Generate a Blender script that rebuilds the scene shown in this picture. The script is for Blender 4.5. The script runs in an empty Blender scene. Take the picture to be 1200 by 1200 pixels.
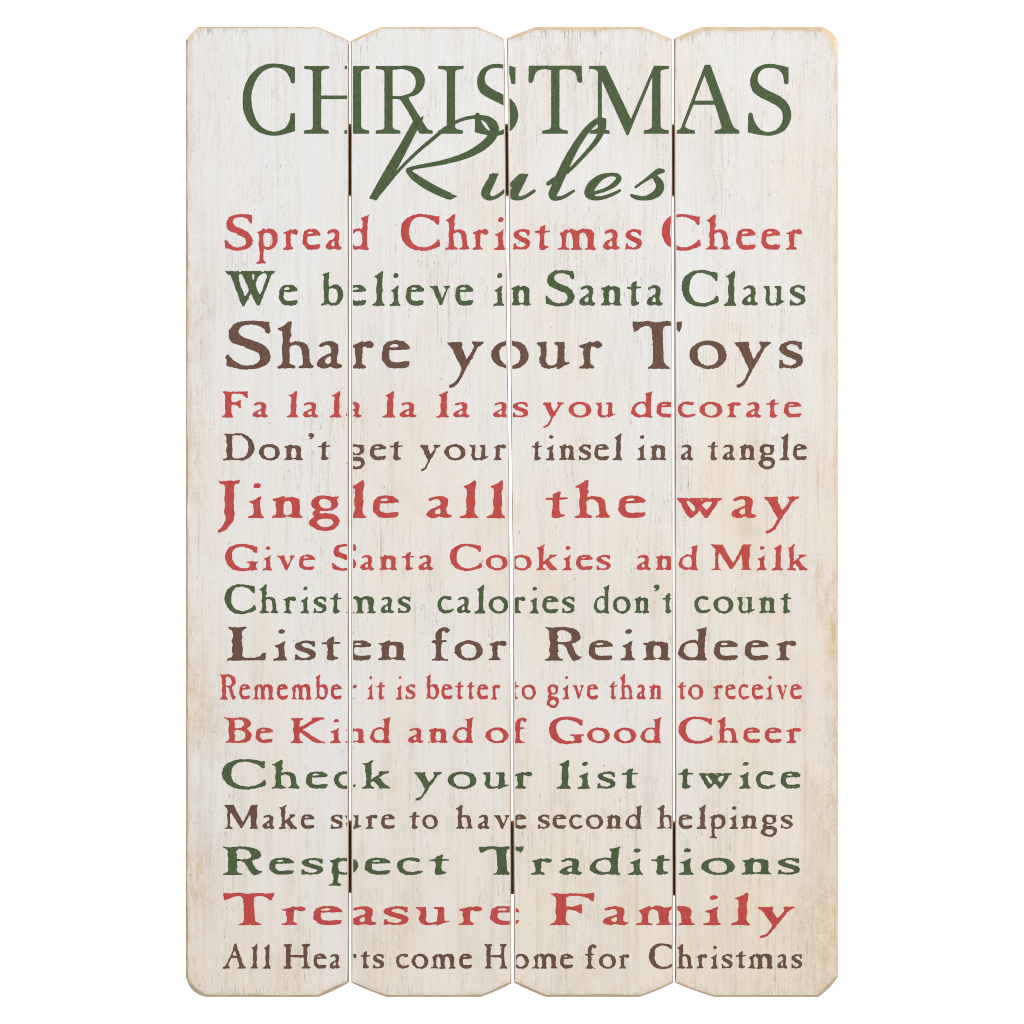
import bpy, math, random
import numpy as np

S = bpy.context.scene
PX = 0.0005                     # one photo pixel is half a millimetre on the sign
T = 0.009                       # plank thickness
CX, CY, CZ = 600.0, 600.0, 0.62 # photo centre and its height in the studio


def X(px): return (px - CX) * PX
def Z(py): return CZ + (CY - py) * PX


# ------------------------------------------------------------------ camera, light, exposure
cam_d = bpy.data.cameras.new('camera'); cam = bpy.data.objects.new('camera', cam_d)
S.collection.objects.link(cam); S.camera = cam
cam.location = (0, -3.0, CZ); cam.rotation_euler = (math.radians(90), 0, 0)
cam_d.sensor_width = 36; cam_d.lens = 36 * 3.0 / 0.6
cam_d.clip_start = 0.1; cam_d.clip_end = 60

w = bpy.data.worlds.new('World'); S.world = w; w.use_nodes = True
bg = w.node_tree.nodes['Background']
bg.inputs[0].default_value = (0.97, 0.98, 1.0, 1); bg.inputs[1].default_value = 0.46


def area(name, loc, target, size, power, col):
    d = bpy.data.lights.new(name, 'AREA'); d.shape = 'RECTANGLE'; d.size, d.size_y = size
    d.energy = power; d.color = col
    o = bpy.data.objects.new(name, d); S.collection.objects.link(o)
    o.location = loc
    v = [t - l for t, l in zip(target, loc)]
    from mathutils import Vector
    o.rotation_euler = Vector(v).to_track_quat('-Z', 'Y').to_euler()
    return o


area('key_softbox', (1.3, -2.5, 1.75), (0, 0, CZ - 0.05), (1.0, 1.0), 49, (1.0, 0.97, 0.93))
area('fill_softbox', (-1.7, -2.2, 1.0), (0, 0, CZ), (1.2, 1.2), 13, (0.95, 0.98, 1.0))
area('added_backdrop_light', (1.5, 0.55, 1.6), (0.1, 1.4, CZ), (0.5, 1.4), 45, (1, 1, 1))  # unseen pair of lamps, added to push the backdrop to pure white
area('added_backdrop_light', (-1.5, 0.55, 1.6), (-0.1, 1.4, CZ), (0.5, 1.4), 45, (1, 1, 1))

S.view_settings.view_transform = 'Standard'; S.view_settings.look = 'None'
S.view_settings.exposure = 0; S.view_settings.gamma = 1
S.view_settings.use_curve_mapping = False
S.render.film_transparent = False
S.cycles.filter_width = 1.0


# ------------------------------------------------------------------ node helpers
class NT:
    def __init__(self, name):
        self.m = bpy.data.materials.new(name); self.m.use_nodes = True
        self.t = self.m.node_tree; self.bsdf = self.t.nodes['Principled BSDF']

    def n(self, kind, **kw):
        x = self.t.nodes.new(kind)
        for k, v in kw.items(): setattr(x, k, v)
        return x

    def link(self, a, b): self.t.links.new(a, b)

    def put(self, sock, v):
        if hasattr(v, 'is_output'): self.link(v, sock)
        else: sock.default_value = v

    def math(self, op, a, b=0.0, c=None, clamp=False):
        x = self.n('ShaderNodeMath', operation=op, use_clamp=clamp)
        self.put(x.inputs[0], a); self.put(x.inputs[1], b)
        if c is not None: self.put(x.inputs[2], c)
        return x.outputs[0]

    def ramp(self, v, lo, hi, a=0.0, b=1.0):
        x = self.n('ShaderNodeMapRange', interpolation_type='SMOOTHSTEP', clamp=True)
        self.put(x.inputs[0], v)
        x.inputs[1].default_value = lo; x.inputs[2].default_value = hi
        x.inputs[3].default_value = a; x.inputs[4].default_value = b
        return x.outputs[0]

    def mix(self, f, a, b):
        x = self.n('ShaderNodeMix', data_type='RGBA')
        self.put(x.inputs[0], f); self.put(x.inputs[6], a); self.put(x.inputs[7], b)
        return x.outputs[2]

    def scaled(self, vec, sc, off=(0, 0, 0)):
        x = self.n('ShaderNodeMapping'); self.link(vec, x.inputs[0])
        x.inputs['Scale'].default_value = sc; x.inputs['Location'].default_value = off
        return x.outputs[0]

    def noise(self, vec, scale=1.0, detail=3.0, rough=0.55, dist=0.0):
        x = self.n('ShaderNodeTexNoise'); self.link(vec, x.inputs['Vector'])
        x.inputs['Scale'].default_value = scale; x.inputs['Detail'].default_value = detail
        x.inputs['Roughness'].default_value = rough; x.inputs['Distortion'].default_value = dist
        return x.outputs[0]


def c3(r, g, b): return (r, g, b, 1.0)


def srgb(r, g, b):
    f = lambda v: (v / 255 / 12.92) if v / 255 <= 0.04045 else ((v / 255 + 0.055) / 1.055) ** 2.4
    return (f(r), f(g), f(b), 1.0)


def grain_fields(k, seed):
    """Vertical wood grain shared by paint and lettering, in metres of the sign; every plank has its own seed."""
    tc = k.n('ShaderNodeTexCoord').outputs['Object']
    # bend the grain a little so that streaks wander
    bend = k.noise(k.scaled(tc, (26, 26, 7), seed), detail=2)
    off = k.n('ShaderNodeCombineXYZ')
    k.link(k.math('MULTIPLY', k.math('SUBTRACT', bend, 0.5), 0.006), off.inputs[0])
    add = k.n('ShaderNodeVectorMath', operation='ADD')
    k.link(tc, add.inputs[0]); k.link(off.outputs[0], add.inputs[1])
    g = add.outputs[0]
    fine = k.noise(k.scaled(g, (900, 1, 42), seed), detail=5, rough=0.68)
    mid = k.noise(k.scaled(g, (230, 1, 7), seed), detail=4, rough=0.6)
    dash = k.noise(k.scaled(g, (900, 1, 105), (seed[0] + 3, 0, 9)), detail=2.5, rough=0.65)
    patch = k.noise(k.scaled(g, (34, 1, 15), (seed[0] + 7, 0, 4)), detail=3)
    return tc, g, fine, mid, dash, patch


def paint_material(name, seed):
    k = NT(name)
    tc, g, fine, mid, dash, patch = grain_fields(k, seed)
    sep = k.n('ShaderNodeSeparateXYZ'); k.link(tc, sep.inputs[0])
    x, z = sep.outputs[0], sep.outputs[2]
    # printed antique tint: cream clouds, stronger to the right and the foot of the sign
    cloud = k.noise(k.scaled(tc, (15, 1, 7), (2.3, 0, 1.1)), detail=4, rough=0.6)
    warm = k.math('ADD', k.math('MULTIPLY', x, 0.85), k.math('MULTIPLY', k.math('SUBTRACT', CZ, z), 1.15))
    warm = k.math('ADD', k.math('ADD', warm, 0.36), k.math('MULTIPLY', k.math('SUBTRACT', cloud, 0.5), 2.1), clamp=True)
    col = k.mix(warm, srgb(235, 234, 233), srgb(236, 223, 203))
    # tan clouds
    tan = k.ramp(k.noise(k.scaled(g, (30, 1, 8), (8.1, 0, 3)), detail=5, rough=0.65), 0.52, 0.78)
    tan = k.math('MULTIPLY', tan, k.math('MULTIPLY_ADD', warm, 0.55, 0.12))
    col = k.mix(tan, col, srgb(214, 190, 158))
    smudge = k.ramp(k.noise(k.scaled(tc, (24, 1, 17), (3.1, 0, 7.7)), detail=5, rough=0.68, dist=0.4), 0.50, 0.74)
    col = k.mix(k.math('MULTIPLY', smudge, k.math('MULTIPLY_ADD', warm, 0.50, 0.0)), col, srgb(219, 198, 168))
    # broad and fine streaks, broken up by a granular tooth
    tooth = k.noise(k.scaled(tc, (1150, 1, 620), (seed[0], 0, 2)), detail=3, rough=0.7)
    brk = k.ramp(tooth, 0.38, 0.60, 0.15, 1.35)
    f1 = k.math('MULTIPLY', k.ramp(mid, 0.47, 0.72), k.math('MULTIPLY', patch, 0.55))
    col = k.mix(f1, col, srgb(205, 196, 187))
    f2 = k.math('MULTIPLY', k.ramp(fine, 0.49, 0.70), k.ramp(patch, 0.36, 0.70, 0.08, 0.58))
    f2 = k.math('MULTIPLY', f2, brk, clamp=True)
    col = k.mix(f2, col, srgb(180, 169, 158))
    # short dark pores along the grain
    f3 = k.math('MULTIPLY', k.ramp(dash, 0.585, 0.70), k.ramp(patch, 0.42, 0.70, 0.05, 0.58))
    f3 = k.math('MULTIPLY', f3, brk, clamp=True)
    col = k.mix(f3, col, srgb(136, 124, 113))
    # honey-coloured growth lines
    ring = k.noise(k.scaled(g, (210, 1, 3.2), (seed[0] + 5, 0, 8)), detail=3, rough=0.6)
    fr = k.math('MULTIPLY', k.ramp(ring, 0.56, 0.70), k.math('MULTIPLY_ADD', warm, 0.5, 0.04))
    fr = k.math('MULTIPLY', fr, k.ramp(tooth, 0.3, 0.6, 0.5, 1.0))
    col = k.mix(fr, col, srgb(205, 178, 148))
    # brownish long cracks, few
    crack = k.noise(k.scaled(g, (330, 1, 9), (seed[0] + 1, 0, 2)), detail=2, rough=0.5)
    f4 = k.math('MULTIPLY', k.ramp(crack, 0.66, 0.74), k.ramp(cloud, 0.45, 0.6, 0.05, 0.5))
    col = k.mix(f4, col, srgb(188, 158, 128))
    # scuffs where the grain is open at the plank ends
    wend = k.n('ShaderNodeAttribute', attribute_name='ends').outputs['Fac']
    fe = k.math('MULTIPLY', k.ramp(k.math('ADD', dash, k.math('MULTIPLY', mid, 0.35)), 0.68, 0.82), wend)
    fe = k.math('MULTIPLY', fe, k.ramp(cloud, 0.42, 0.60, 0.1, 1.0))
    col = k.mix(k.math('MULTIPLY', fe, 0.72), col, srgb(138, 126, 114))
    # powdery tooth of the paint
    tt = k.math('MULTIPLY', k.ramp(tooth, 0.50, 0.75), k.ramp(patch, 0.3, 0.7, 0.10, 0.34))
    col = k.mix(tt, col, srgb(196, 186, 176))
    # specks
    sp = k.noise(k.scaled(tc, (420, 1, 300), (seed[0], 0, 5)), detail=1.5)
    f5 = k.math('MULTIPLY', k.ramp(sp, 0.72, 0.78), 0.6)
    col = k.mix(f5, col, srgb(120, 108, 100))
    # stains near the outer sides of the sign
    side = k.math('ABSOLUTE', x)
    spot = k.noise(k.scaled(g, (260, 1, 90), (5, 0, 1)), detail=6, rough=0.78)
    big = k.noise(k.scaled(tc, (20, 1, 11), (1.7, 0, 6.1)), detail=2)
    st = k.math('MULTIPLY', k.ramp(side, 0.158, 0.190), k.ramp(big, 0.38, 0.60))
    f6 = k.math('MULTIPLY', k.ramp(spot, 0.38, 0.66, 0.12, 1.0), st)
    f6 = k.math('MULTIPLY', f6, k.ramp(tooth, 0.36, 0.60, 0.55, 1.15))
    f6 = k.math('MULTIPLY', f6, k.ramp(k.math('SUBTRACT', CZ, z), -0.22, 0.02, 0.35, 1.0))
    col = k.mix(k.math('MULTIPLY', f6, 0.72, clamp=True), col, srgb(203, 168, 120))
    # rubbed rim where the paint has thinned
    at = k.n('ShaderNodeAttribute', attribute_name='edge').outputs['Fac']
    rub = k.math('ADD', at, k.math('MULTIPLY', k.math('SUBTRACT', spot, 0.62), 1.9))
    f7 = k.math('MULTIPLY', k.ramp(rub, 0.45, 1.05), 0.7)
    col = k.mix(f7, col, srgb(212, 190, 162))
    k.link(col, k.bsdf.inputs['Base Color'])
    k.bsdf.inputs['Roughness'].default_value = 0.62
    k.bsdf.inputs['Specular IOR Level'].default_value = 0.25
    b = k.n('ShaderNodeBump'); b.inputs['Strength'].default_value = 0.35; b.inputs['Distance'].default_value = 0.0004
    k.link(k.math('SUBTRACT', k.math('MULTIPLY', fine, 0.6), k.math('ADD', f3, k.math('MULTIPLY', f2, 0.5))), b.inputs['Height'])
    k.link(b.outputs[0], k.bsdf.inputs['Normal'])
    return k.m


def ink_material(name, rgb, rgb2):
    k = NT(name)
    tc, g, fine, mid, dash, patch = grain_fields(k, (4.0, 0, 2.0))
    mot = k.noise(k.scaled(tc, (420, 1, 260), (3, 0, 3)), detail=4, rough=0.7)
    col = k.mix(k.ramp(mot, 0.3, 0.7), srgb(*rgb), srgb(*rgb2))
    # faint grain showing through the ink
    f = k.math('MULTIPLY', k.ramp(fine, 0.58, 0.80), 0.20)
    col = k.mix(f, col, srgb(215, 200, 185))
    f = k.math('MULTIPLY', k.ramp(mid, 0.50, 0.75), 0.14)
    col = k.mix(f, col, srgb(60, 50, 42))
    k.link(col, k.bsdf.inputs['Base Color'])
    k.bsdf.inputs['Roughness'].default_value = 0.6
    k.bsdf.inputs['Specular IOR Level'].default_value = 0.2
    return k.m


def wood_material(name, a, b, scale=1.0, rough=0.7):
    k = NT(name)
    tc = k.n('ShaderNodeTexCoord').outputs['Object']
    n1 = k.noise(k.scaled(tc, (160 * scale, 160 * scale, 160 * scale)), detail=5, rough=0.65)
    n2 = k.noise(k.scaled(tc, (26, 26, 14), (4, 1, 2)), detail=3)
    f = k.math('ADD', k.math('MULTIPLY', n1, 0.6), k.math('MULTIPLY', n2, 0.4))
    k.link(k.mix(k.ramp(f, 0.32, 0.68), srgb(*a), srgb(*b)), k.bsdf.inputs['Base Color'])
    k.bsdf.inputs['Roughness'].default_value = rough
    k.bsdf.inputs['Specular IOR Level'].default_value = 0.2
    return k.m


M_EDGE = wood_material('bare_fibreboard', (205, 180, 150), (222, 200, 172))
M_EDGE_SHADE = wood_material('shaded_edge', (158, 134, 115), (188, 164, 142))  # shade on the gap sides and left edge, put into a darker brown
M_BATTEN = wood_material('dark_batten_wood', (196, 148, 104), (222, 176, 128))
M_GREEN = ink_material('green_ink', (67, 86, 52), (81, 100, 64))
M_RED = ink_material('red_ink', (185, 66, 64), (200, 80, 76))
M_BROWN = ink_material('brown_ink', (97, 69, 55), (114, 83, 68))
INK = {'g': M_GREEN, 'r': M_RED, 'b': M_BROWN}

# ------------------------------------------------------------------ backdrop
kb = NT('white_paper'); kb.bsdf.inputs['Base Color'].default_value = c3(0.9, 0.9, 0.9)
kb.bsdf.inputs['Roughness'].default_value = 0.9
pn = kb.noise(kb.n('ShaderNodeTexCoord').outputs['Object'], scale=40, detail=4)
kb.link(kb.mix(pn, c3(0.89, 0.89, 0.89), c3(0.91, 0.91, 0.91)), kb.bsdf.inputs['Base Color'])
me = bpy.data.meshes.new('backdrop')
me.from_pydata([(-3, 1.4, -1.5), (3, 1.4, -1.5), (3, 1.4, 3.0), (-3, 1.4, 3.0)], [], [(0, 1, 2, 3)])
me.materials.append(kb.m)
bd = bpy.data.objects.new('backdrop', me); S.collection.objects.link(bd); bd['kind'] = 'structure'

# ------------------------------------------------------------------ the sign
root = bpy.data.objects.new('plank_sign', None); S.collection.objects.link(root)
root.location = (0, 0, Z(1168.5)); root.empty_display_size = 0.05
root['label'] = 'whitewashed four-plank wooden sign printed with Christmas rules in green, red and brown'
root['category'] = 'sign'


def part(name, verts, faces, mats, parent, label=None, findex=None):
    me = bpy.data.meshes.new(name)
    me.from_pydata([tuple(v) for v in verts], [], faces)
    for m in mats: me.materials.append(m)
    if findex is not None:
        me.polygons.foreach_set('material_index', findex)
    o = bpy.data.objects.new(name, me); S.collection.objects.link(o)
    o.parent = parent
    if parent is root: o.matrix_parent_inverse = root.matrix_basis.inverted()
    if label: o['label'] = label
    me.update()
    return o


def plin(pts, y):
    ys = [p[0] for p in pts]; xs = [p[1] for p in pts]
    return np.interp(y, ys, xs)


# the two sides of every gap, as (y, x)
GAP = [([(40, 408.5), (600, 408.6), (1160, 408.7)], [(40, 411.3), (600, 411.5), (1160, 411.7)]),
       ([(40, 591.2), (275, 593.3), (530, 596.2), (640, 597.2), (760, 598.2), (900, 598.6), (1160, 599.4)],
        [(40, 594.0), (275, 596.3), (530, 599.3), (640, 600.6), (760, 601.2), (900, 601.5), (1160, 602.4)]),
       ([(40, 787.8), (600, 788.2), (1160, 789.0)], [(40, 790.1), (600, 790.9), (1160, 791.6)])]
LEFT = [[(40, 217.6), (1160, 217.8)], GAP[0][1], GAP[1][1], GAP[2][1]]
RIGHT = [GAP[0][0], GAP[1][0], GAP[2][0], [(40, 982.6), (1160, 982.5)]]
# shoulders: top left (y, x), top right (x, y), bottom right, bottom left
TOPY, BOTY = 31.0, 1168.5
SHO = [dict(tl=(47.0, 232.5), tr=(371.5, 47.2), br=(373.5, 1151.8), bl=(1146.0, 240.0)),
       dict(tl=(47.6, 447.5), tr=(559.0, 45.3), br=(564.0, 1152.6), bl=(1151.8, 453.0)),
       dict(tl=(44.6, 628.0), tr=(752.0, 45.4), br=(750.0, 1151.8), bl=(1152.0, 640.0)),
       dict(tl=(44.6, 822.5), tr=(964.0, 48.5), br=(959.0, 1144.5), bl=(1152.0, 837.0))]
INSET = [dict(t=2.2, b=2.7, l=2.1, r=1.0), dict(t=2.4, b=2.6, l=1.0, r=1.0),
         dict(t=3.7, b=2.8, l=1.1, r=0.9), dict(t=4.2, b=2.2, l=1.1, r=2.8)]
BUMPS = [[(228, 1157, 11, 5.2), (392, 1160, 12, 2.2), (225, 38, 7, 1.0)], [(430, 40, 10, 0.8), (590, 1157, 8, 0.8)],
         [(612, 38, 12, 1.6), (620, 1160, 12, 0.4)], [(976, 41, 11, 4.6), (806, 38, 12, 1.2), (972, 1157, 9, 2.0)]]
rng = np.random.default_rng(7)


def smooth_noise(n, k):
    a = rng.normal(size=n + 4 * k)
    ker = np.hanning(2 * k + 1); ker /= np.sqrt((ker ** 2).sum())
    return np.convolve(a, ker, 'same')[2 * k:2 * k + n]


def outline(i):
    s = SHO[i]
    pts = []
    def seg(a, b, step=3.0):
        n = max(2, int(math.hypot(b[0] - a[0], b[1] - a[1]) / step))
        for q in range(n):
            t = q / n
            pts.append((a[0] + (b[0] - a[0]) * t, a[1] + (b[1] - a[1]) * t))
    yl0, xt0 = s['tl']; xt1, yr0 = s['tr']; xb1, yr1 = s['br']; yl1, xb0 = s['bl']
    L = lambda y: float(plin(LEFT[i], y)); R = lambda y: float(plin(RIGHT[i], y))

    def curve(a, c, b, k):        # a slightly rounded chamfer bulging k of the way to the corner c
        q = 8
        mid = ((a[0] + b[0]) / 2 * (1 - k) + c[0] * k, (a[1] + b[1]) / 2 * (1 - k) + c[1] * k)
        ctl = (2 * mid[0] - (a[0] + b[0]) / 2, 2 * mid[1] - (a[1] + b[1]) / 2)
        P = []
        for j in range(q + 1):
            t = j / q
            P.append(((1 - t) ** 2 * a[0] + 2 * t * (1 - t) * ctl[0] + t * t * b[0],
                      (1 - t) ** 2 * a[1] + 2 * t * (1 - t) * ctl[1] + t * t * b[1]))
        for p, r in zip(P, P[1:]): seg(p, r, 2.5)
    rounded = {(0, 'bl'): 0.32, (3, 'tr'): 0.24, (0, 'tl'): 0.14, (3, 'br'): 0.13}
    a, b = (L(yl0), yl0), (xt0, TOPY)
    curve(a, (L(yl0), TOPY), b, rounded.get((i, 'tl'), 0.06))
    seg((xt0, TOPY), (xt1, TOPY))
    a, b = (xt1, TOPY), (R(yr0), yr0)
    curve(a, (b[0], TOPY), b, rounded.get((i, 'tr'), 0.05))
    ys = np.arange(yr0, yr1, 4.0)
    pts.extend((R(y), y) for y in ys)
    a, b = (R(yr1), yr1), (xb1, BOTY)
    curve(a, (a[0], BOTY), b, rounded.get((i, 'br'), 0.06))
    seg((xb1, BOTY), (xb0, BOTY))
    a, b = (xb0, BOTY), (L(yl1), yl1)
    curve(a, (b[0], BOTY), b, rounded.get((i, 'bl'), 0.05))
    pts.extend((L(y), y) for y in np.arange(yl1, yl0, -4.0))
    keep = [pts[0]]
    for p in pts[1:]:
        if math.hypot(p[0] - keep[-1][0], p[1] - keep[-1][1]) > 0.8: keep.append(p)
    if math.hypot(keep[0][0] - keep[-1][0], keep[0][1] - keep[-1][1]) < 0.8: keep.pop()
    return np.array(keep)


PAINT = [paint_material('whitewashed_board', (1.3, 0, 0.4)), paint_material('whitewashed_board', (13.7, 0, 5.1)),
         paint_material('whitewashed_board', (27.9, 0, 11.3)), paint_material('whitewashed_board', (41.2, 0, 17.8))]
PLANK_LABEL = ['outermost plank with a stained edge beside the first letters', None, None,
               'outermost plank with a bare rounded top corner and brown edge stains']
for i in range(4):
    P = outline(i); n = len(P)
    tang = np.roll(P, -1, 0) - np.roll(P, 1, 0)
    tang /= np.linalg.norm(tang, axis=1)[:, None] + 1e-9
    nrm = np.stack([-tang[:, 1], tang[:, 0]], 1)          # inward for this winding (y down, clockwise)
    ins = INSET[i]
    k = dict(t=np.clip(nrm[:, 1], 0, 1), b=np.clip(-nrm[:, 1], 0, 1), l=np.clip(nrm[:, 0], 0, 1), r=np.clip(-nrm[:, 0], 0, 1))
    wsum = sum(v ** 2 for v in k.values())
    d = sum(ins[q] * k[q] ** 2 for q in k) / wsum
    for bx, by, br, bd_ in BUMPS[i]:
        d = d + bd_ * np.exp(-((P[:, 0] - bx) ** 2 + (P[:, 1] - by) ** 2) / (2 * br * br))
    d = np.clip(d * (1 + 0.06 * smooth_noise(n, 4) + 0.10 * smooth_noise(n, 14)), 0.4, None)
    nin = nrm.copy()
    for _ in range(5): nin = (nin + np.roll(nin, 1, 0) + np.roll(nin, -1, 0)) / 3
    F = P + nin / np.linalg.norm(nin, axis=1)[:, None] * d[:, None]
    lo, hi = F.min(0), F.max(0); mid = (lo + hi) / 2
    rel = F - mid; rad = np.hypot(rel[:, 0], rel[:, 1]); th = np.unwrap(np.arctan2(rel[:, 1], rel[:, 0]))
    th = np.maximum.accumulate(th + 1e-5 * np.arange(n)) - 1e-5 * np.arange(n) if th[-1] > th[0] else th
    F = mid + np.stack([np.cos(th), np.sin(th)], 1) * rad[:, None]
    G = mid + (F - mid) * (1 - 13.0 / ((hi - lo) / 2))
    wearw = np.where((k['l'] > 0.97) & (i > 0) | (k['r'] > 0.97) & (i < 3), 0.35, 1.0)
    V = []
    for (px, py) in P: V.append((X(px), T, Z(py)))
    for (px, py), q in zip(P, d): V.append((X(px), min(0.0026, q * PX * 0.85), Z(py)))
    for (px, py) in F: V.append((X(px), 0.0, Z(py)))
    for (px, py) in G: V.append((X(px), 0.0, Z(py)))
    faces, fi = [], []
    for r, m in ((0, 1), (1, 1), (2, 0)):
        for j in range(n):
            a, b = r * n + j, r * n + (j + 1) % n
            faces.append((a, b, b + n, a + n))
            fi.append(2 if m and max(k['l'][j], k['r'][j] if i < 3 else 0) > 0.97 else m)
    V.append((X(mid[0]), 0.0, Z(mid[1])))
    for j in range(n): faces.append((3 * n + j, 3 * n + (j + 1) % n, 4 * n)); fi.append(0)
    faces.append(tuple(range(n))[::-1]); fi.append(1)
    o = part('plank', V, faces, [PAINT[i], M_EDGE, M_EDGE_SHADE], root, PLANK_LABEL[i], fi)
    at = o.data.attributes.new('edge', 'FLOAT', 'POINT')
    en = o.data.attributes.new('ends', 'FLOAT', 'POINT')
    ew = np.clip(k['t'] * 1.0 + k['b'] * 0.5, 0, 1)
    en.data.foreach_set('value', np.concatenate([ew, ew, ew, ew * 0.25, [0.0]]).astype(np.float32))
    at.data.foreach_set('value', np.concatenate([np.ones(2 * n), wearw, np.zeros(n + 1)]).astype(np.float32))


def batten(pts):
    V = [(X(a), T + 0.0002, Z(b)) for a, b in pts] + [(X(a), T + 0.0112, Z(b)) for a, b in pts]
    F = [(0, 1, 2, 3), (7, 6, 5, 4)] + [(j + 4, (j + 1) % 4 + 4, (j + 1) % 4, j) for j in range(4)]
    o = part('batten', V, F, [M_BATTEN], root)
    bv = o.modifiers.new('bevel', 'BEVEL'); bv.width = 0.0006; bv.segments = 2
    return o


batten([(300, 143.0), (900, 144.2), (900, 228.2), (300, 228.0)])
batten([(300, 962.3), (900, 963.8), (900, 1052.0), (300, 1046.8)])

# ------------------------------------------------------------------ lettering: outlines drawn by hand, filled by marching squares
def parse(s):
    out = []
    for t in s.split():
        c = t.endswith('*'); a, b = t.rstrip('*').split(',')
        out.append((float(a), float(b), c))
    return out


def densify(c, step):
    """Closed contour of (x, y, corner) -> dense polygon; rounded through smooth points, sharp at corners."""
    n = len(c); P = np.array([(p[0], p[1]) for p in c]); out = []
    D = np.linalg.norm(np.roll(P, -1, 0) - P, axis=1) + 1e-6      # D[i]: i -> i+1
    tan = np.zeros_like(P)
    for i in range(n):
        a, b = (i - 1) % n, (i + 1) % n
        v0 = (P[i] - P[a]) / D[a]; v1 = (P[b] - P[i]) / D[i]
        wa, wi = D[a] ** 2, D[i] ** 2
        m = (v0 * wa + v1 * wi) / (wa + wi)
        tan[i] = m / max(1.0, np.linalg.norm(m))
    for i in range(n):
        b = (i + 1) % n; L = D[i]
        chord = (P[b] - P[i]) / L
        t0 = chord if c[i][2] else tan[i]
        t1 = chord if c[b][2] else tan[b]
        m = max(1, min(10, int(L / step)))
        for q in range(m):
            t = q / m; t2, t3 = t * t, t * t * t
            out.append((2 * t3 - 3 * t2 + 1) * P[i] + (t3 - 2 * t2 + t) * L * t0 + (-2 * t3 + 3 * t2) * P[b] + (t3 - t2) * L * t1)
    return np.array(out)


G = {}
def glyph(ch, base, h, *contours): G[ch] = (base, h, [parse(c) for c in contours])

glyph('S', 369, 327, '390,45* 397,100 388,125* 372,118 350,88 310,68 260,62 205,72 180,100 180,122 205,148 260,170 330,195 375,230 400,275 398,305 378,340 330,365 260,376 205,378 150,365 100,357* 92,345 92,310 85,290* 100,274* 115,290 150,320 200,345 250,350 300,338 325,310 325,275 300,252 240,230 215,215 160,200 125,180 108,145 112,105 140,65 190,42 260,36 330,38 375,42')
glyph('C', 314, 242, '508,82* 508,140* 495,142* 470,115 430,95 385,85 340,95 308,130 298,175 300,225 325,270 360,292 400,300 440,292 480,270 503,245* 512,248* 516,285 500,296* 460,310 410,322 350,318 300,300 265,265 243,215 242,170 255,125 285,95 330,72 380,66 440,72 495,84')
glyph('W', 317, 242, '85,76* 180,78* 188,86 200,76* 335,76* 347,84 360,76* 432,76* 425,90 402,112 390,150 325,318* 310,322* 264,232* 220,318* 205,325* 150,180 125,110 100,95',
      '192,96 205,105 225,150 248,205 235,240 218,250 210,220 195,190 180,130 178,105', '275,96 288,98 290,120 280,138 272,115',
      '345,92 368,95 378,115 365,150 335,235 322,238 305,200 298,165 310,125 325,105')
glyph('T', 292, 221, '67,71* 130,72 185,68 245,74 310,68 370,72 428,70* 418,100 408,120* 385,108 350,92 310,90 290,102 285,150 290,220 292,255 300,272 335,288* 340,294* 180,294* 180,287* 205,278 215,262 216,200 210,130 205,104 180,90 140,95 105,112 78,120* 72,95')
glyph('F', 292, 221, '267,74* 330,72 380,76 430,72 500,74 577,70* 575,125* 560,126* 535,105 490,92 420,88 385,98 380,120 383,160* 430,165 470,152 492,148* 492,212* 478,212 450,195 410,185 383,186* 380,230 378,262 388,278 405,290* 400,294* 268,294* 272,286* 300,272 312,240 305,200 312,150 308,105 295,90')
glyph('D', 234, 186, '65,48* 130,52 190,46 235,62 270,95 288,140 282,180 255,215 220,232 185,236 130,233 68,236* 68,228* 88,222 95,200 88,160 95,130 88,100 92,75 80,58',
      '135,62 180,60 215,75 240,105 247,145 240,185 220,210 185,222 145,222 130,205 132,170 128,120 132,85')
glyph('J', 310, 260, '38,50* 75,54 110,48 150,52 187,46* 178,68 150,76 145,110 148,165 142,185 145,250 148,290 138,335 110,370 90,395 50,412 35,415* 35,400* 60,375 80,345 88,310 78,270 85,220 80,170 85,120 78,80 50,68')
glyph('G', 242, 179, '495,78* 495,122* 480,120* 455,98 420,85 375,78 330,92 312,120 312,160 330,200 365,225 410,232 435,228 440,210 435,197 415,190* 412,184* 502,184* 500,192 485,205 495,240* 470,244 420,248 370,250 320,238 280,205 263,165 265,125 290,85 335,65 390,58 450,66 485,80')
glyph('M', 257, 178, '440,78* 520,80* 530,100 590,206* 600,204* 650,110 655,90 668,79* 722,79* 712,98 710,160 704,200 708,238 722,257* 645,257* 662,240 660,190 654,148* 588,255* 575,250* 500,138* 490,150 490,230 508,257* 443,257* 468,240 470,200 468,150 470,115 452,92')
glyph('L', 291, 232, '103,58* 165,62 235,57* 228,70 208,82 202,105 205,130 198,150 205,190 208,230 202,258 225,275 280,274 325,266 345,250 350,242* 370,242* 366,292* 300,292 200,294 97,293* 97,286* 128,272 138,250 130,210 138,180 130,155 140,130 135,90 110,70')
glyph('R', 291, 232, '230,60* 290,64 350,58 410,65 460,85 482,120 478,145 450,165 425,176 432,205 450,245 470,264 488,262* 490,274 460,290 435,295 415,275 395,235 375,195 350,180 325,178* 322,200 328,230 318,240 325,265 340,280 358,288* 355,294* 230,294* 232,287* 255,275 268,250 262,215 268,170 262,130 262,95 250,75',
      '325,88 345,78 380,85 410,105 420,135 410,155 370,165 325,162 318,150 325,125 315,108')
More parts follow.
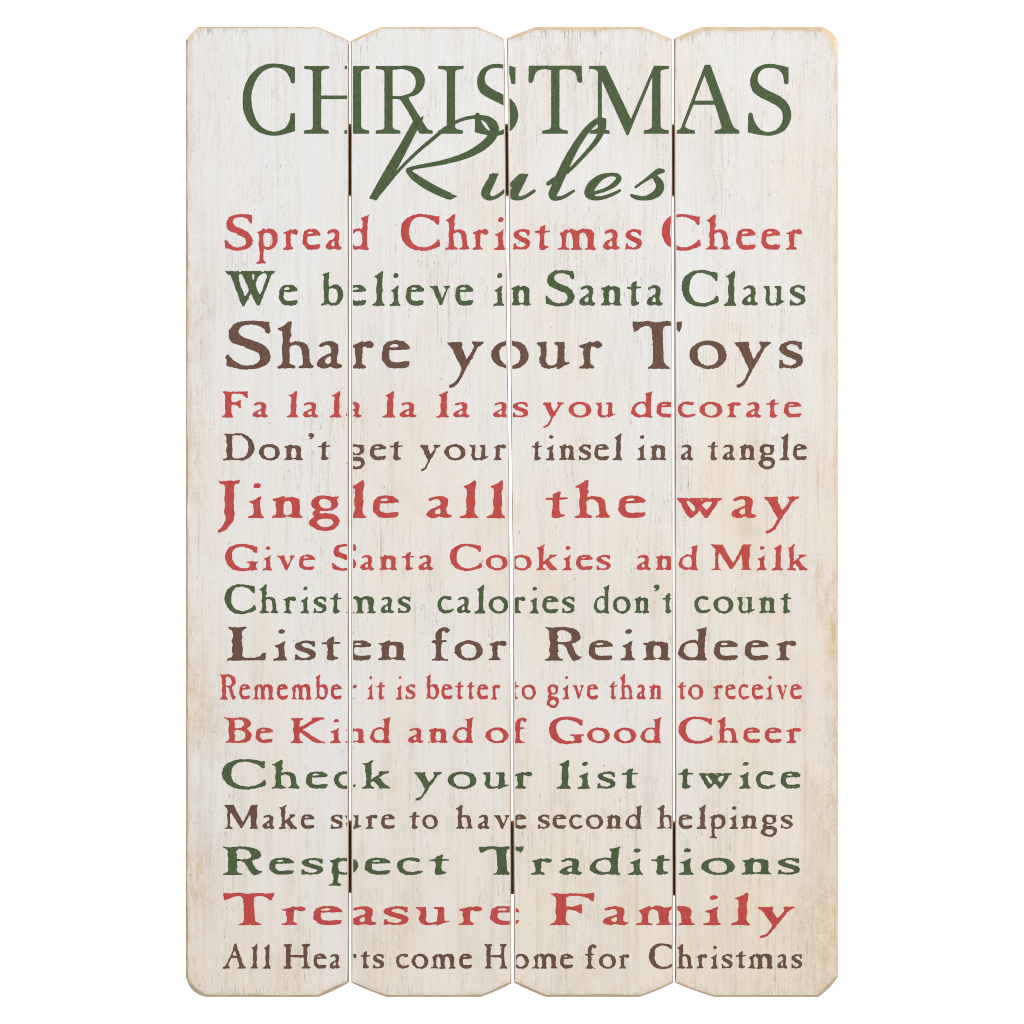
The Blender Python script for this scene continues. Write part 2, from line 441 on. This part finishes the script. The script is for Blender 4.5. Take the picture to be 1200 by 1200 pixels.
glyph('B', 242, 179, '80,65* 140,68 195,63 240,75 262,98 258,125 232,143* 255,160 268,190 258,220 230,238 180,243 130,241 85,244* 88,236* 108,222 112,190 108,150 112,110 105,85',
      '150,82 185,78 212,92 218,115 200,135 165,140 148,132 155,115 148,100', '150,155 190,152 220,170 225,195 212,220 180,230 155,228 148,205 155,195 147,180')
glyph('K', 242, 179, '545,70* 590,68 630,65* 630,76* 612,88 606,110 608,135* 640,118 690,88 700,80* 690,72* 695,65* 780,65* 780,74* 745,85 690,112 630,150* 690,190 740,222 782,238* 782,244* 725,243 700,232 650,195 608,165* 605,200 612,228 630,238* 628,244* 545,244* 548,236* 565,225 570,190 562,150 570,110 562,85')
glyph('A', 238, 170, '150,70* 160,66* 170,95 195,165 212,215 230,232* 230,240* 172,240* 174,232* 185,226 180,205 168,166* 125,166* 110,200 105,222 118,232* 116,240* 65,240* 67,230* 85,220 105,185 130,130', '152,112* 165,150* 132,150*')
glyph('H', 238, 170, '495,70* 555,68* 553,78 545,90 545,146* 635,146* 635,90 622,78* 625,68* 680,68* 678,78 662,92 660,150 665,215 683,230* 682,240* 620,240* 622,232* 638,220 638,162* 545,160* 542,215 552,230 555,240* 497,240* 500,230 515,218 512,150 515,95 505,82')
glyph('a', 369, 327, '742,208 760,192 800,180 845,182 875,205 878,250 868,300 872,330 890,342 905,348 895,365 870,372 840,366 820,358 800,368 765,370 735,355 728,335 745,305 785,280 822,262 830,240 820,212 795,205 770,215 750,220', '820,285 828,310 822,335 800,340 785,325 790,305')
glyph('b', 317, 242, '765,102* 790,92 812,80* 818,90 812,130 815,180 850,172 885,178 910,210 915,245 900,290 870,315 835,318 800,308 775,315 760,314* 762,306* 778,295 780,240 775,180 780,130 778,112', '815,205 835,195 865,208 878,245 870,285 845,300 820,290 810,260')
glyph('c', 268, 195, '370,158* 368,175 350,178 320,172 285,170 260,185 252,210 265,235 290,248 325,250 360,243 388,242* 390,250 365,262 320,270 280,270 240,255 217,225 215,195 230,172 265,156 310,150 350,154')
glyph('d', 291, 232, '335,78* 370,72 412,58* 405,80 400,120 395,180 395,230 398,270 412,285* 408,294* 345,292* 320,288 285,293 250,285 215,260 208,240 220,205 240,175 280,155 320,150 350,160* 352,120 350,95', '335,172 300,168 262,185 248,215 250,240 270,262 300,272 330,268 345,255 350,215')
glyph('e', 369, 327, '300,215* 300,235* 230,240 160,242* 155,270 158,300 175,322 215,328 260,322 298,322* 300,335 285,360 255,368 190,370 150,360 120,330 105,305 110,240 125,200 160,180 205,174 255,180 285,200', '158,218 175,200 205,198 225,208 215,218 180,222')
glyph('f', 291, 232, '582,80 570,98 555,98 545,87 532,88 525,110 525,150* 558,152* 562,160* 525,168* 522,220 525,265 545,280 567,288* 565,294* 458,294* 460,286* 482,272 488,220 482,170* 458,168* 456,158* 484,150* 485,110 500,80 525,65 560,62')
glyph('g', 310, 260, '885,163* 872,182 878,215 865,240 830,258 790,262 755,262 745,272 760,280 820,280 865,295 887,325 880,360 850,390 800,402 740,395 690,370 672,348 680,325 712,305* 700,290 702,270 718,255* 695,230 690,205 700,180 735,160 780,155 830,163', '790,178 820,190 832,215 825,240 795,247 765,240 745,215 745,195 762,180', '740,325 780,315 825,320 845,340 838,360 810,375 770,375 735,358 728,342')
glyph('h', 369, 327, '455,92* 490,75 525,45 545,38 553,48 550,75 545,110 552,140 540,165 545,188 580,180 625,185 660,205 675,250 678,310 690,340 708,355* 700,368* 605,368* 600,360* 630,340 630,290 620,240 605,215 575,205 550,215 535,235 540,290 538,330 560,345 583,358* 575,368* 455,370* 455,358* 485,340 490,290 485,230 492,180 488,130 485,110 465,102')
glyph('i', 292, 221, '400,195* 440,185 470,170 490,165* 485,185 480,210 485,250 492,275 510,288* 505,294* 388,294* 390,285* 425,275 435,255 432,225 430,210 408,202', '432,100 445,88 470,86 488,95 480,110 455,115 435,112')
glyph('k', 257, 178, '975,100* 1000,95 1028,77* 1032,85 1022,100 1022,150 1020,200* 1050,178 1062,165 1058,155* 1065,150* 1110,150* 1112,157* 1085,168 1060,188* 1075,210 1095,235 1118,250* 1115,258* 1060,258* 1062,250 1045,225 1030,212* 1018,222 1020,240 1035,250* 1035,258* 973,258* 975,250* 992,240 995,190 990,140 990,115')
glyph('l', 292, 221, '605,105* 650,90 690,68* 702,75 698,110 690,150 695,200 688,240 695,270 717,287* 712,294* 580,294* 582,285* 622,270 632,240 628,190 635,150 632,120 612,110')
glyph('m', 314, 242, '335,205* 350,195 385,170* 395,180 420,168 450,180 462,185* 490,172 530,170 565,180 580,210 575,260 580,295 595,308* 590,316* 520,316* 522,308* 535,295 530,230 515,200 490,195 475,215 475,290 490,308* 488,316* 415,316* 418,308* 432,298 428,230 415,200 395,195 382,220 380,290 400,308* 400,316* 322,314* 325,306* 348,295 352,250 345,220')
glyph('n', 310, 260, '420,178* 455,172 490,158 505,158* 510,170 545,165 580,170 605,185 608,230 605,275 612,292 627,302* 620,310* 555,310* 535,302 520,300 505,308* 418,310* 418,300* 442,288 445,250 438,220 445,200 425,188', '500,205 520,192 545,200 555,225 555,260 550,284 525,293 500,286 495,250')
glyph('o', 369, 327, '400,176 460,180 515,205 540,245 547,290 525,335 480,365 430,373 380,368 330,345 298,310 288,275 300,230 340,195', '345,245 365,218 400,206 440,210 475,235 490,275 485,315 460,342 420,350 380,340 352,310 345,275')
glyph('p', 314, 242, '308,195* 330,185 355,165* 362,175 395,168 430,180 450,215 448,260 430,295 395,315 355,312* 350,350 352,385 370,405* 365,412* 303,412* 308,402* 325,390 328,340 320,280 325,225 318,205', '358,205 375,195 402,205 418,240 412,275 388,297 362,292 352,260 352,220')
glyph('r', 369, 327, '470,212* 510,198 545,182 555,180* 562,188 600,178 628,190 633,210 615,228 590,225 570,215 555,222 552,260 550,310 552,335 570,350 580,362* 572,370* 472,370* 472,360* 500,345 508,310 500,260 502,230 480,220')
glyph('s', 369, 327, '1080,185* 1080,235* 1065,238* 1050,215 1015,200 985,202 970,220 985,238 1025,255 1070,275 1087,310 1075,345 1040,365 990,370 955,365 925,370* 918,362* 922,335 920,315* 940,312* 948,335 980,348 1015,348 1040,330 1035,312 1000,295 950,272 925,250 920,225 935,200 970,185 1010,176 1055,182')
glyph('t', 310, 260, '240,172* 285,168* 290,148 310,135 340,125* 342,140 335,168* 388,168* 390,178* 335,184* 332,220 335,270 350,285 370,288* 368,298 335,310 300,312 282,300 285,260 290,220 285,186* 242,184*')
glyph('u', 369, 327, '172,188* 245,185* 242,210 245,260 238,310 248,340 270,350 300,345 318,330 322,280 325,215 300,200* 298,188* 365,183* 372,200 368,250 370,310 380,328 405,325* 408,335* 370,352 325,375* 315,372* 318,358* 280,370 235,370 205,345 195,305 205,260 200,220 178,200')
glyph('v', 317, 242, '440,182* 500,180* 500,190 505,210 528,270* 552,215 550,195 540,182* 585,180* 583,190 568,205 545,265 525,318* 512,316* 490,260 468,208 450,192')
glyph('w', 310, 260, '198,172* 270,172* 285,180 300,172* 420,172* 432,180 445,172* 518,172* 515,182 490,195 475,225 415,310* 400,312* 362,262* 310,308* 292,312* 260,270 225,205', '275,192 290,195 325,235 330,258 315,268 298,250 268,205', '368,178 382,182 380,192 370,190', '425,195 445,198 440,220 412,255 398,250 380,220 395,205')
glyph('y', 292, 221, '768,170* 870,166* 875,178 870,190 905,250* 955,200 958,185 945,172* 950,166* 1028,166* 1025,175 985,195 950,240 910,285 870,335 850,360 815,380 785,385* 785,372* 815,362 840,345 865,310 870,292 835,245 815,215 800,195 780,182')
glyph("'", 234, 186, '668,52 685,45 702,48 708,60 702,75 680,90* 672,88* 685,74 670,68 665,60')

SEG = dict(a=250.0, b=430.0, c=600.0, d=760.0)
# colour, y of the strip, baseline and cap height in it (six strip pixels to one photo pixel), letters with their two sides
LINES = [
 ('r', 240, 314, 71, 'red line below the title reading Spread Christmas Cheer', 'a S:78:275 p:303:450 r:490:594 e:628:752 a:792:902 d:945:1093 | b C:240:515 h:555:722 r:742:852 i:895:974 s:1030:1147 c t:163:267 m:322:592 a:640:758 s:798:912 | d C:95:367 h:407:577 e:618:752 e:793:925 r:967:1080'),
 ('g', 305, 317, 75, 'green line below the first red line', 'a W:85:432 e:462:590 | b:760:913 e:945:1073 l:1117:1203 b i:160:235 e:275:400 v:440:585 e:622:747 | i:890:965 n:1012:1155 | c S:235:437 a:474:586 n:627:772 t:810:908 a:948:1060 | d C:235:492 l:530:617 a:657:768 u:808:955 s:992:1102'),
 ('b', 370, 369, 42, 'large brown line reading Share your Toys', 'a S:85:402 h:452:707 a:728:905 r:966:1127 b e:105:300 | y:565:820 o:875:1137 c u:170:407 r:470:632 | T:847:1198 d o:288:547 y:603:860 s:918:1085'),
 ('r', 445, 263, 82, 'red line reading Fa la la la la as you decorate', 'a F:60:242 a:277:387 | l:515:598 a:630:738 | l:820:900 a:934:1043 | b l:110:200 a:232:348 | l:487:577 a:607:722 | a:887:998 s:1025:1133 | c y:213:365 o:398:557 u:588:728 | d:838:988 e:1018:1138 d c:208:330 o:360:518 r:550:648 a:685:793 t:828:918 e:952:1073'),
 ('b', 500, 234, 48, "brown line reading Don't get your tinsel in a tangle", "a D:68:288 o:322:467 n:500:628 ':665:708 t:737:822 | g:936:1065 b e:22:133 t:163:250 | y:372:515 o:545:692 u:722:852 r:887:977 | c t:138:212 i:240:302 n:333:443 s:470:556 e:580:680 l:708:776 | i:880:940 n:972:1085 | d a:225:315 | t:418:493 a:522:610 n:640:750 g:773:888 l:922:990 e:1017:1112"),
 ('r', 555, 310, 50, 'large red line reading Jingle all the way', 'a J:33:187 i:242:355 n:415:627 g:672:885 l:946:1075 b e:42:222 | a:420:595 l:653:782 l:842:972 | c t:238:390 h:443:690 e:748:938 | d w:196:518 a:583:757 y:810:1057'),
 ('r', 625, 257, 79, 'red line about cookies and milk', 'a G:85:315 i:347:413 v:445:573 e:603:713 | S:832:1004 a:1035:1130 b n:88:213 t:248:333 a:363:467 | C:585:808 o:837:988 o:1012:1158 c k:170:320 i:355:420 e:453:567 s:595:693 | a:877:977 n:1010:1130 d d:212:346 | M:440:722 i:760:828 l:865:943 k:972:1115'),
 ('g', 675, 260, 63, "thin green line reading Christmas calories don't count", "a C:82:297 h:325:457 r:492:580 i:612:673 s:705:795 t:822:900 m:930:1140 b a:95:188 s:218:307 | c:498:607 a:633:728 l:760:832 o:857:993 r:1020:1112 c i:123:187 e:215:323 s:352:440 | d:575:685 o:710:833 n:862:965 ':997:1037 t:1058:1136 | d c:325:433 o:457:595 u:622:745 n:777:893 t:927:1006"),
 ('b', 725, 291, 59, 'large brown line reading Listen for Reindeer', 'a L:97:368 i:422:522 s:573:720 t:763:893 e:945:1108 b n:82:275 | f:455:582 o:617:813 r:857:978 | c R:230:490 e:540:708 i:762:863 n:922:1115 d d:208:412 e:460:625 e:677:842 r:895:1040'),
 ('r', 780, 236, 61, 'narrow red line reading Remember it is better to give than to receive', 'a R:47:160 e:183:258 m:278:425 e:448:523 m:545:690 b:717:805 e:828:902 r:944:1007 | i:1083:1125 b t:68:127 | i:205:250 s:273:340 | b:413:507 e:525:600 t:622:680 t:702:757 e:777:852 r:873:935 | t:1009:1067 o:1088:1187 | c g:243:328 i:357:403 v:425:505 e:527:605 | t:683:738 h:760:852 a:878:940 n:967:1053 | d t:205:265 o:280:383 | r:457:520 e:540:613 c:635:708 e:727:803 i:828:872 v:897:977 e:997:1075'),
 ('r', 830, 242, 64, 'red line reading Be Kind and of Good Cheer', 'a B:80:268 e:298:418 | K:543:782 i:820:895 n:930:1068 d:1102:1245 | b a:290:398 n:432:568 d:603:747 | o:835:993 f:1020:1125 | c G:262:502 o:530:687 o:717:872 d:905:1048 | d C:213:452 h:483:633 e:667:783 e:818:935 r:970:1073'),
 ('g', 880, 263, 64, 'green line reading Check your list twice', 'a C:63:370 h:413:607 e:653:805 c:850:1000 k:1045:1245 | b y:332:527 o:568:770 u:810:997 r:1030:1165 | c l:312:413 i:460:552 s:600:728 t:770:888 | d t:207:312 w:350:585 i:633:717 c:757:893 e:930:1068'),
 ('b', 935, 216, 50, 'brown line reading Make sure to have second helpings', 'a M:75:317 a:347:433 k:462:588 e:615:710 | s:825:910 u:925:1037 r:1072:1155 b e:100:195 | t:297:370 o:390:497 | h:625:747 a:780:863 v:890:1003 e:1030:1122 | c s:183:265 e:287:380 c:405:497 o:520:640 n:663:770 d:800:912 | h:1025:1145 d e:213:307 l:340:407 p:427:540 i:567:628 n:652:765 g:790:902 s:930:1013'),
 ('g', 980, 268, 73, 'wide green line reading Respect Traditions', 'a R:67:343 e:393:565 s:620:772 p:808:1017 e:1067:1242 b c:213:392 t:440:577 | T:788:1103 c r:132:278 a:335:495 d:547:762 i:817:922 t:978:1114 d i:210:317 o:370:605 n:657:862 s:910:1063'),
 ('r', 1035, 292, 71, 'wide red line reading Treasure Family', 'a T:67:428 r:480:648 e:703:903 a:968:1147 b s:117:293 u:343:582 r:642:808 e:867:1068 | c F:267:577 a:638:817 m:870:1285 d i:385:510 l:578:717 y:768:1028'),
 ('b', 1095, 238, 68, 'brown bottom line reading All Hearts come Home for Christmas', 'a A:65:230 l:260:315 l:347:403 | H:493:683 e:705:795 a:817:893 r:937:1007 t:1035:1102 b s:42:120 | c:207:297 o:315:430 m:450:623 e:650:738 | H:827:985 o:1025:1138 c m:143:318 e:340:428 | f:517:593 o:612:730 r:752:823 | d C:5:182 h:202:312 r:338:412 i:437:487 s:515:590 t:613:687 m:700:877 a:905:977 s:1005:1080'),
]

CELL = 0.5


def sdf_poly(polys, gx, gy):
    """Signed distance (negative inside, even-odd) to closed polygons, in photo pixels."""
    d2 = np.full(gx.shape, 1e9); inside = np.zeros(gx.shape, bool)
    for P in polys:
        A = P; B = np.roll(P, -1, 0)
        for (ax, ay), (bx, by) in zip(A, B):
            ex, ey = bx - ax, by - ay
            L = ex * ex + ey * ey
            if L < 1e-9: continue
            wx, wy = gx - ax, gy - ay
            t = np.clip((wx * ex + wy * ey) / L, 0, 1)
            dx, dy = wx - ex * t, wy - ey * t
            np.minimum(d2, dx * dx + dy * dy, out=d2)
            if ay != by:
                c = (ay <= gy) != (by <= gy)
                inside ^= c & (gx < ax + (gy - ay) * ex / (by - ay))
    d = np.sqrt(d2)
    return np.where(inside, -d, d)


def sdf_stroke(pts, gx, gy):
    """Round pen of changing width through (x, y, radius) points."""
    P = np.array(pts, float); dense = []
    n = len(P)
    for i in range(n - 1):
        p0, p1, p2, p3 = P[max(i - 1, 0)], P[i], P[i + 1], P[min(i + 2, n - 1)]
        for q in range(6):
            t = q / 6
            dense.append(0.5 * (2 * p1 + (p2 - p0) * t + (2 * p0 - 5 * p1 + 4 * p2 - p3) * t * t + (3 * p1 - p0 - 3 * p2 + p3) * t ** 3))
    dense.append(P[-1]); dense = np.array(dense)
    out = np.full(gx.shape, 1e9)
    for a, b in zip(dense, dense[1:]):
        ex, ey = b[0] - a[0], b[1] - a[1]; L = ex * ex + ey * ey + 1e-9
        t = np.clip(((gx - a[0]) * ex + (gy - a[1]) * ey) / L, 0, 1)
        np.minimum(out, np.hypot(gx - a[0] - ex * t, gy - a[1] - ey * t) - (a[2] + (b[2] - a[2]) * t), out=out)
    return out


def blur(a, k):
    ker = np.hanning(2 * k + 3)[1:-1]; ker /= ker.sum()
    a = np.apply_along_axis(lambda r: np.convolve(r, ker, 'same'), 0, a)
    return np.apply_along_axis(lambda r: np.convolve(r, ker, 'same'), 1, a)


def clip_planks(f, gx, gy):
    best = np.full(gx.shape, 1e9)
    for i in range(4):
        l = plin(LEFT[i], gy) + 2.3; r = plin(RIGHT[i], gy) - 1.8
        best = np.minimum(best, np.maximum(l - gx, gx - r))
    return np.maximum(f, best)


def fill(name, f, x0, y0, mat, parent, label=None, lift=0.0001):
    """Fill the region f < 0 of a grid with faces (marching squares), just proud of the planks."""
    ny, nx = f.shape
    f = np.where(np.abs(f) < 1e-4, 1e-4, f)
    ins = f < 0
    verts, idx = [], {}

    def node(i, j):
        k = (i, j, 0)
        if k not in idx:
            idx[k] = len(verts); verts.append((x0 + j * CELL, y0 + i * CELL))
        return idx[k]

    def cross(i, j, hor):
        k = (i, j, 1 if hor else 2)
        if k not in idx:
            a = f[i, j]; b = f[i, j + 1] if hor else f[i + 1, j]
            t = a / (a - b); idx[k] = len(verts)
            verts.append((x0 + (j + (t if hor else 0)) * CELL, y0 + (i + (0 if hor else t)) * CELL))
        return idx[k]
    cnt = ins[:-1, :-1].astype(int) + ins[:-1, 1:] + ins[1:, :-1] + ins[1:, 1:]
    faces = []
    for i in range(ny - 1):
        row = cnt[i]
        nz = np.nonzero(row)[0]
        j = 0; q = 0
        while q < len(nz):
            j = nz[q]
            if row[j] == 4:
                e = j
                while e + 1 < nx - 1 and row[e + 1] == 4: e += 1
                faces.append((node(i, j), node(i, e + 1), node(i + 1, e + 1), node(i + 1, j)))
                q += e - j + 1
                continue
            a, b, c, d = ins[i, j], ins[i, j + 1], ins[i + 1, j + 1], ins[i + 1, j]
            poly = []
            if a: poly.append(node(i, j))
            if a != b: poly.append(cross(i, j, True))
            if b: poly.append(node(i, j + 1))
            if b != c: poly.append(cross(i, j + 1, False))
            if c: poly.append(node(i + 1, j + 1))
            if c != d: poly.append(cross(i + 1, j, True))
            if d: poly.append(node(i + 1, j))
            if d != a: poly.append(cross(i, j, False))
            if len(poly) >= 3: faces.append(tuple(poly))
            q += 1
    V = [(X(px), -lift, Z(py)) for px, py in verts]
    # clockwise on the page is (right, down): reverse so that the faces look towards -Y
    return part(name, V, [t[::-1] for t in faces], [mat], parent, label)


def grid(x0, x1, y0, y1):
    nx = int((x1 - x0) / CELL) + 2; ny = int((y1 - y0) / CELL) + 2
    return np.meshgrid(x0 + np.arange(nx) * CELL, y0 + np.arange(ny) * CELL)


def roughen(f, amp, k):
    nz = blur(rng.normal(size=f.shape), k); nz /= nz.std() + 1e-9
    return f + amp * nz


for col, y0, zb, zt, label, spec in LINES:
    base, H = y0 + zb / 6, (zb - zt) / 6
    seg = 'a'; word = []; wordlist = []
    for tok in spec.split():
        if tok == '|': wordlist.append(word); word = []
        elif len(tok) == 1: seg = tok
        else:
            ch, a, b = tok.split(':'); word.append((ch, SEG[seg] + float(a) / 6, SEG[seg] + float(b) / 6))
    wordlist.append(word)
    line = bpy.data.objects.new('text_line', None); S.collection.objects.link(line)
    line.empty_display_size = 0.02
    line.parent = root; line.matrix_parent_inverse = root.matrix_basis.inverted(); line['label'] = label
    for word in wordlist:
        xa, xb = min(p[1] for p in word) - 3, max(p[2] for p in word) + 3
        x0, yt = xa, base - 1.12 * H - 2
        gx, gy = grid(xa, xb, yt, base + 0.5 * H + 3)
        f = np.full(gx.shape, 1e9)
        for ch, l, r in word:
            gb, gh, cons = G[ch]
            allx = [p[0] for c in cons for p in c]; mn, mx = min(allx), max(allx)
            sx, sy = (r - l) / (mx - mn), H / gh
            polys = []
            for c in cons:
                jit = [(l + (p[0] - mn) * sx, base + (p[1] - gb) * sy, p[2]) for p in c]
                polys.append(densify(jit, 0.9))
            j0 = max(0, int((l - 3 - x0) / CELL)); j1 = min(gx.shape[1], int((r + 3 - x0) / CELL) + 2)
            sub = sdf_poly(polys, gx[:, j0:j1], gy[:, j0:j1])
            f[:, j0:j1] = np.minimum(f[:, j0:j1], sub)
        f = roughen(np.clip(f, -4, 4), 0.20, 3) - 0.15
        f = clip_planks(f, gx, gy)
        fill('word', f, x0, yt, INK[col], line)

# ---- title: CHRISTMAS, drawn at five strip pixels to one photo pixel; y runs on from the strip that starts at y = 20
TITLE = [
 (200, ['728,295* 728,380* 718,390* 705,385* 695,350 670,315 630,297 590,297 540,320 500,370 478,430 473,480 480,540 500,600 535,645 580,668 620,670 670,650 695,610 703,565* 728,562* 728,668* 690,680 640,692 580,693 520,675 465,630 430,560 422,490 430,420 460,350 510,300 570,275 640,275 690,285']),
 (200, ['783,287* 928,287* 930,300 890,310 882,325 882,460* 1069,460* 1069,325 1060,310 1020,303* 1020,287* 1165,287* 1165,302* 1125,310 1116,325 1116,640 1125,655 1162,665* 1162,683* 1018,683* 1018,665* 1060,655 1069,640 1069,480* 882,480* 882,640 892,657 925,665* 927,683* 782,683* 783,665* 825,657 833,640 833,325 825,310 783,303*']),
 (400, ['203,287* 330,287* 390,285 450,300 485,345 487,390 465,435 430,460 395,472 420,520 470,600 505,655 535,665* 535,683* 460,683* 440,650 400,570 350,490 330,480 300,480* 300,640 310,657 345,665* 347,683* 202,683* 203,665* 245,657 253,640 253,325 245,310 203,303*', '300,310* 360,305 410,325 435,365 432,410 405,445 350,462 300,462*']),
 (400, ['567,287* 717,287* 715,303* 675,310 666,325 666,640 675,655 712,665* 713,683* 567,683* 567,665* 610,655 618,640 618,325 608,310 569,303*']),
 (346.8, ['820,295* 820,390* 805,393 795,385 785,335 755,305 710,297 670,305 645,335 640,370 655,400 700,430 770,465 815,505 835,560 830,610 800,660 750,687 700,695 640,688 582,675* 585,570 595,560 608,565 620,610 650,655 690,673 730,668 765,645 785,605 785,565 765,530 715,500 655,470 615,440 597,395 600,350 625,305 670,280 720,275 780,285'][:0]),
 (580, ['198,285* 508,285* 510,380 495,385 485,380 475,335 450,312 410,305 378,310* 378,640 388,657 425,665* 428,683* 277,683* 278,665* 320,657 330,640 330,310* 290,305 255,312 235,335 222,380 212,385 198,383']),
 (580, ['552,287* 648,285* 797,598* 932,285* 1020,287* 1018,303* 980,310 970,325 970,640 980,655 1018,665* 1018,683* 872,683* 873,665* 912,655 920,640 922,350* 782,692* 772,692* 626,370* 626,640 635,655 670,665* 672,683* 555,683* 558,665* 595,655 603,640 603,325 590,308 553,303*']),
 (760, ['330,280* 362,280* 480,600 500,645 530,663* 533,683* 387,683* 388,665* 425,655 428,640 390,513* 262,513* 215,635 230,655 270,663* 272,683* 165,683* 167,665* 190,650 205,610', '328,340* 382,490* 270,490*']),
 (760, ['820,295* 820,390* 805,393 795,385 785,335 755,305 710,297 670,305 645,335 640,370 655,400 700,430 770,465 815,505 835,560 830,610 800,660 750,687 700,695 640,688 582,675* 585,570 595,560 608,565 620,610 650,655 690,673 730,668 765,645 785,605 785,565 765,530 715,500 655,470 615,440 597,395 600,350 625,305 670,280 720,275 780,285']),
]
S_MID = TITLE[-1][1]
gx, gy = grid(280, 934, 70, 164)
f = np.full(gx.shape, 1e9)
for off, cons in TITLE + [(760 - 320.0, S_MID)]:
    if not cons: continue
    polys = [densify([(off + x / 5, 20 + y / 5, c) for x, y, c in parse(q)], 1.2) for q in cons]
    lo, hi = min(p[:, 0].min() for p in polys) - 3, max(p[:, 0].max() for p in polys) + 3
    j0, j1 = max(0, int((lo - 280) / CELL)), min(gx.shape[1], int((hi - 280) / CELL) + 2)
    f[:, j0:j1] = np.minimum(f[:, j0:j1], sdf_poly(polys, gx[:, j0:j1], gy[:, j0:j1]))
f = roughen(np.clip(f, -4, 4), 0.06, 3) - 0.10
f = clip_planks(f, gx, gy)
fill('title_word', f, 280, 70, M_GREEN, root, 'tall green capitals reading CHRISTMAS')

# ---- title: Rules, a brush script
def B(*pts): return [(400 + x / 5, 130 + y / 5, r / 5) for x, y, r in pts]
def Cc(*pts): return [(580 + x / 5, 130 + y / 5, r / 5) for x, y, r in pts]
def polyB(s, off=400): return densify([(off + x / 5, 130 + y / 5, c) for x, y, c in parse(s)], 1.0)

STROKES = [
 B((205, 515, 3), (255, 450, 7), (340, 345, 9), (440, 245, 10), (540, 160, 11), (620, 95, 11), (700, 53, 10), (780, 36, 11), (845, 45, 18), (885, 78, 28), (896, 115, 27), (872, 165, 26), (820, 212, 24), (750, 252, 20), (680, 278, 17), (590, 302, 14), (500, 319, 12), (430, 332, 11), (392, 346, 13)),
 B((392, 352, 14), (430, 388, 21), (500, 435, 24), (570, 472, 23), (630, 498, 21)),
 B((892, 385, 21), (868, 430, 25), (846, 478, 26), (854, 500, 21), (880, 512, 12), (920, 496, 11), (960, 465, 10), (1000, 425, 10), (1040, 385, 10)),
 B((1062, 390, 24), (1036, 435, 27), (1012, 482, 27), (1012, 500, 22), (1045, 512, 12), (1085, 498, 11), (1130, 468, 9)),
 Cc((640, 55, 14), (600, 58, 16), (545, 105, 19), (490, 180, 21), (440, 265, 24), (395, 360, 27), (355, 450, 27), (338, 490, 24), (352, 512, 14), (400, 505, 11), (462, 468, 8)),
 Cc((610, 45, 12), (635, 62, 16), (630, 110, 17), (595, 175, 15), (540, 240, 12), (480, 305, 11), (425, 360, 9)),
 Cc((572, 484, 10), (650, 460, 11), (700, 430, 15), (726, 397, 16), (710, 376, 12), (670, 374, 11), (620, 390, 18), (572, 432, 26), (550, 476, 26), (558, 498, 20), (592, 512, 13), (640, 506, 11), (690, 488, 10), (732, 466, 8)),
 Cc((825, 445, 8), (880, 407, 9), (930, 372, 15), (960, 354, 17), (985, 352, 11)),
 Cc((925, 378, 10), (952, 405, 20), (968, 440, 24), (955, 475, 24), (920, 500, 19), (870, 512, 13), (825, 505, 13), (800, 494, 8)),
]
POLYS = [polyB('482,28* 474,60 440,122 385,230 338,322* 290,400 205,526* 162,512* 250,355 350,185 415,70 440,42 462,40*'),
         polyB('625,478* 682,500* 640,521* 590,500*'),
         polyB('868,370* 923,366* 905,405* 858,410*'), polyB('1038,371* 1098,368* 1078,410* 1028,408*'),
         polyB('300,432* 302,418 350,385 385,375* 365,415* 312,438*', 580)]
gx, gy = grid(428, 786, 130, 240)
f = np.full(gx.shape, 1e9)
for st in STROKES: f = np.minimum(f, sdf_stroke(st, gx, gy))
for q in POLYS: f = np.minimum(f, sdf_poly([q], gx, gy))
f = roughen(np.clip(f, -4, 4), 0.06, 3)
f = clip_planks(f, gx, gy)
fill('title_word', f, 428, 130, M_GREEN, root, 'slanted green brush script reading Rules', lift=0.0002)
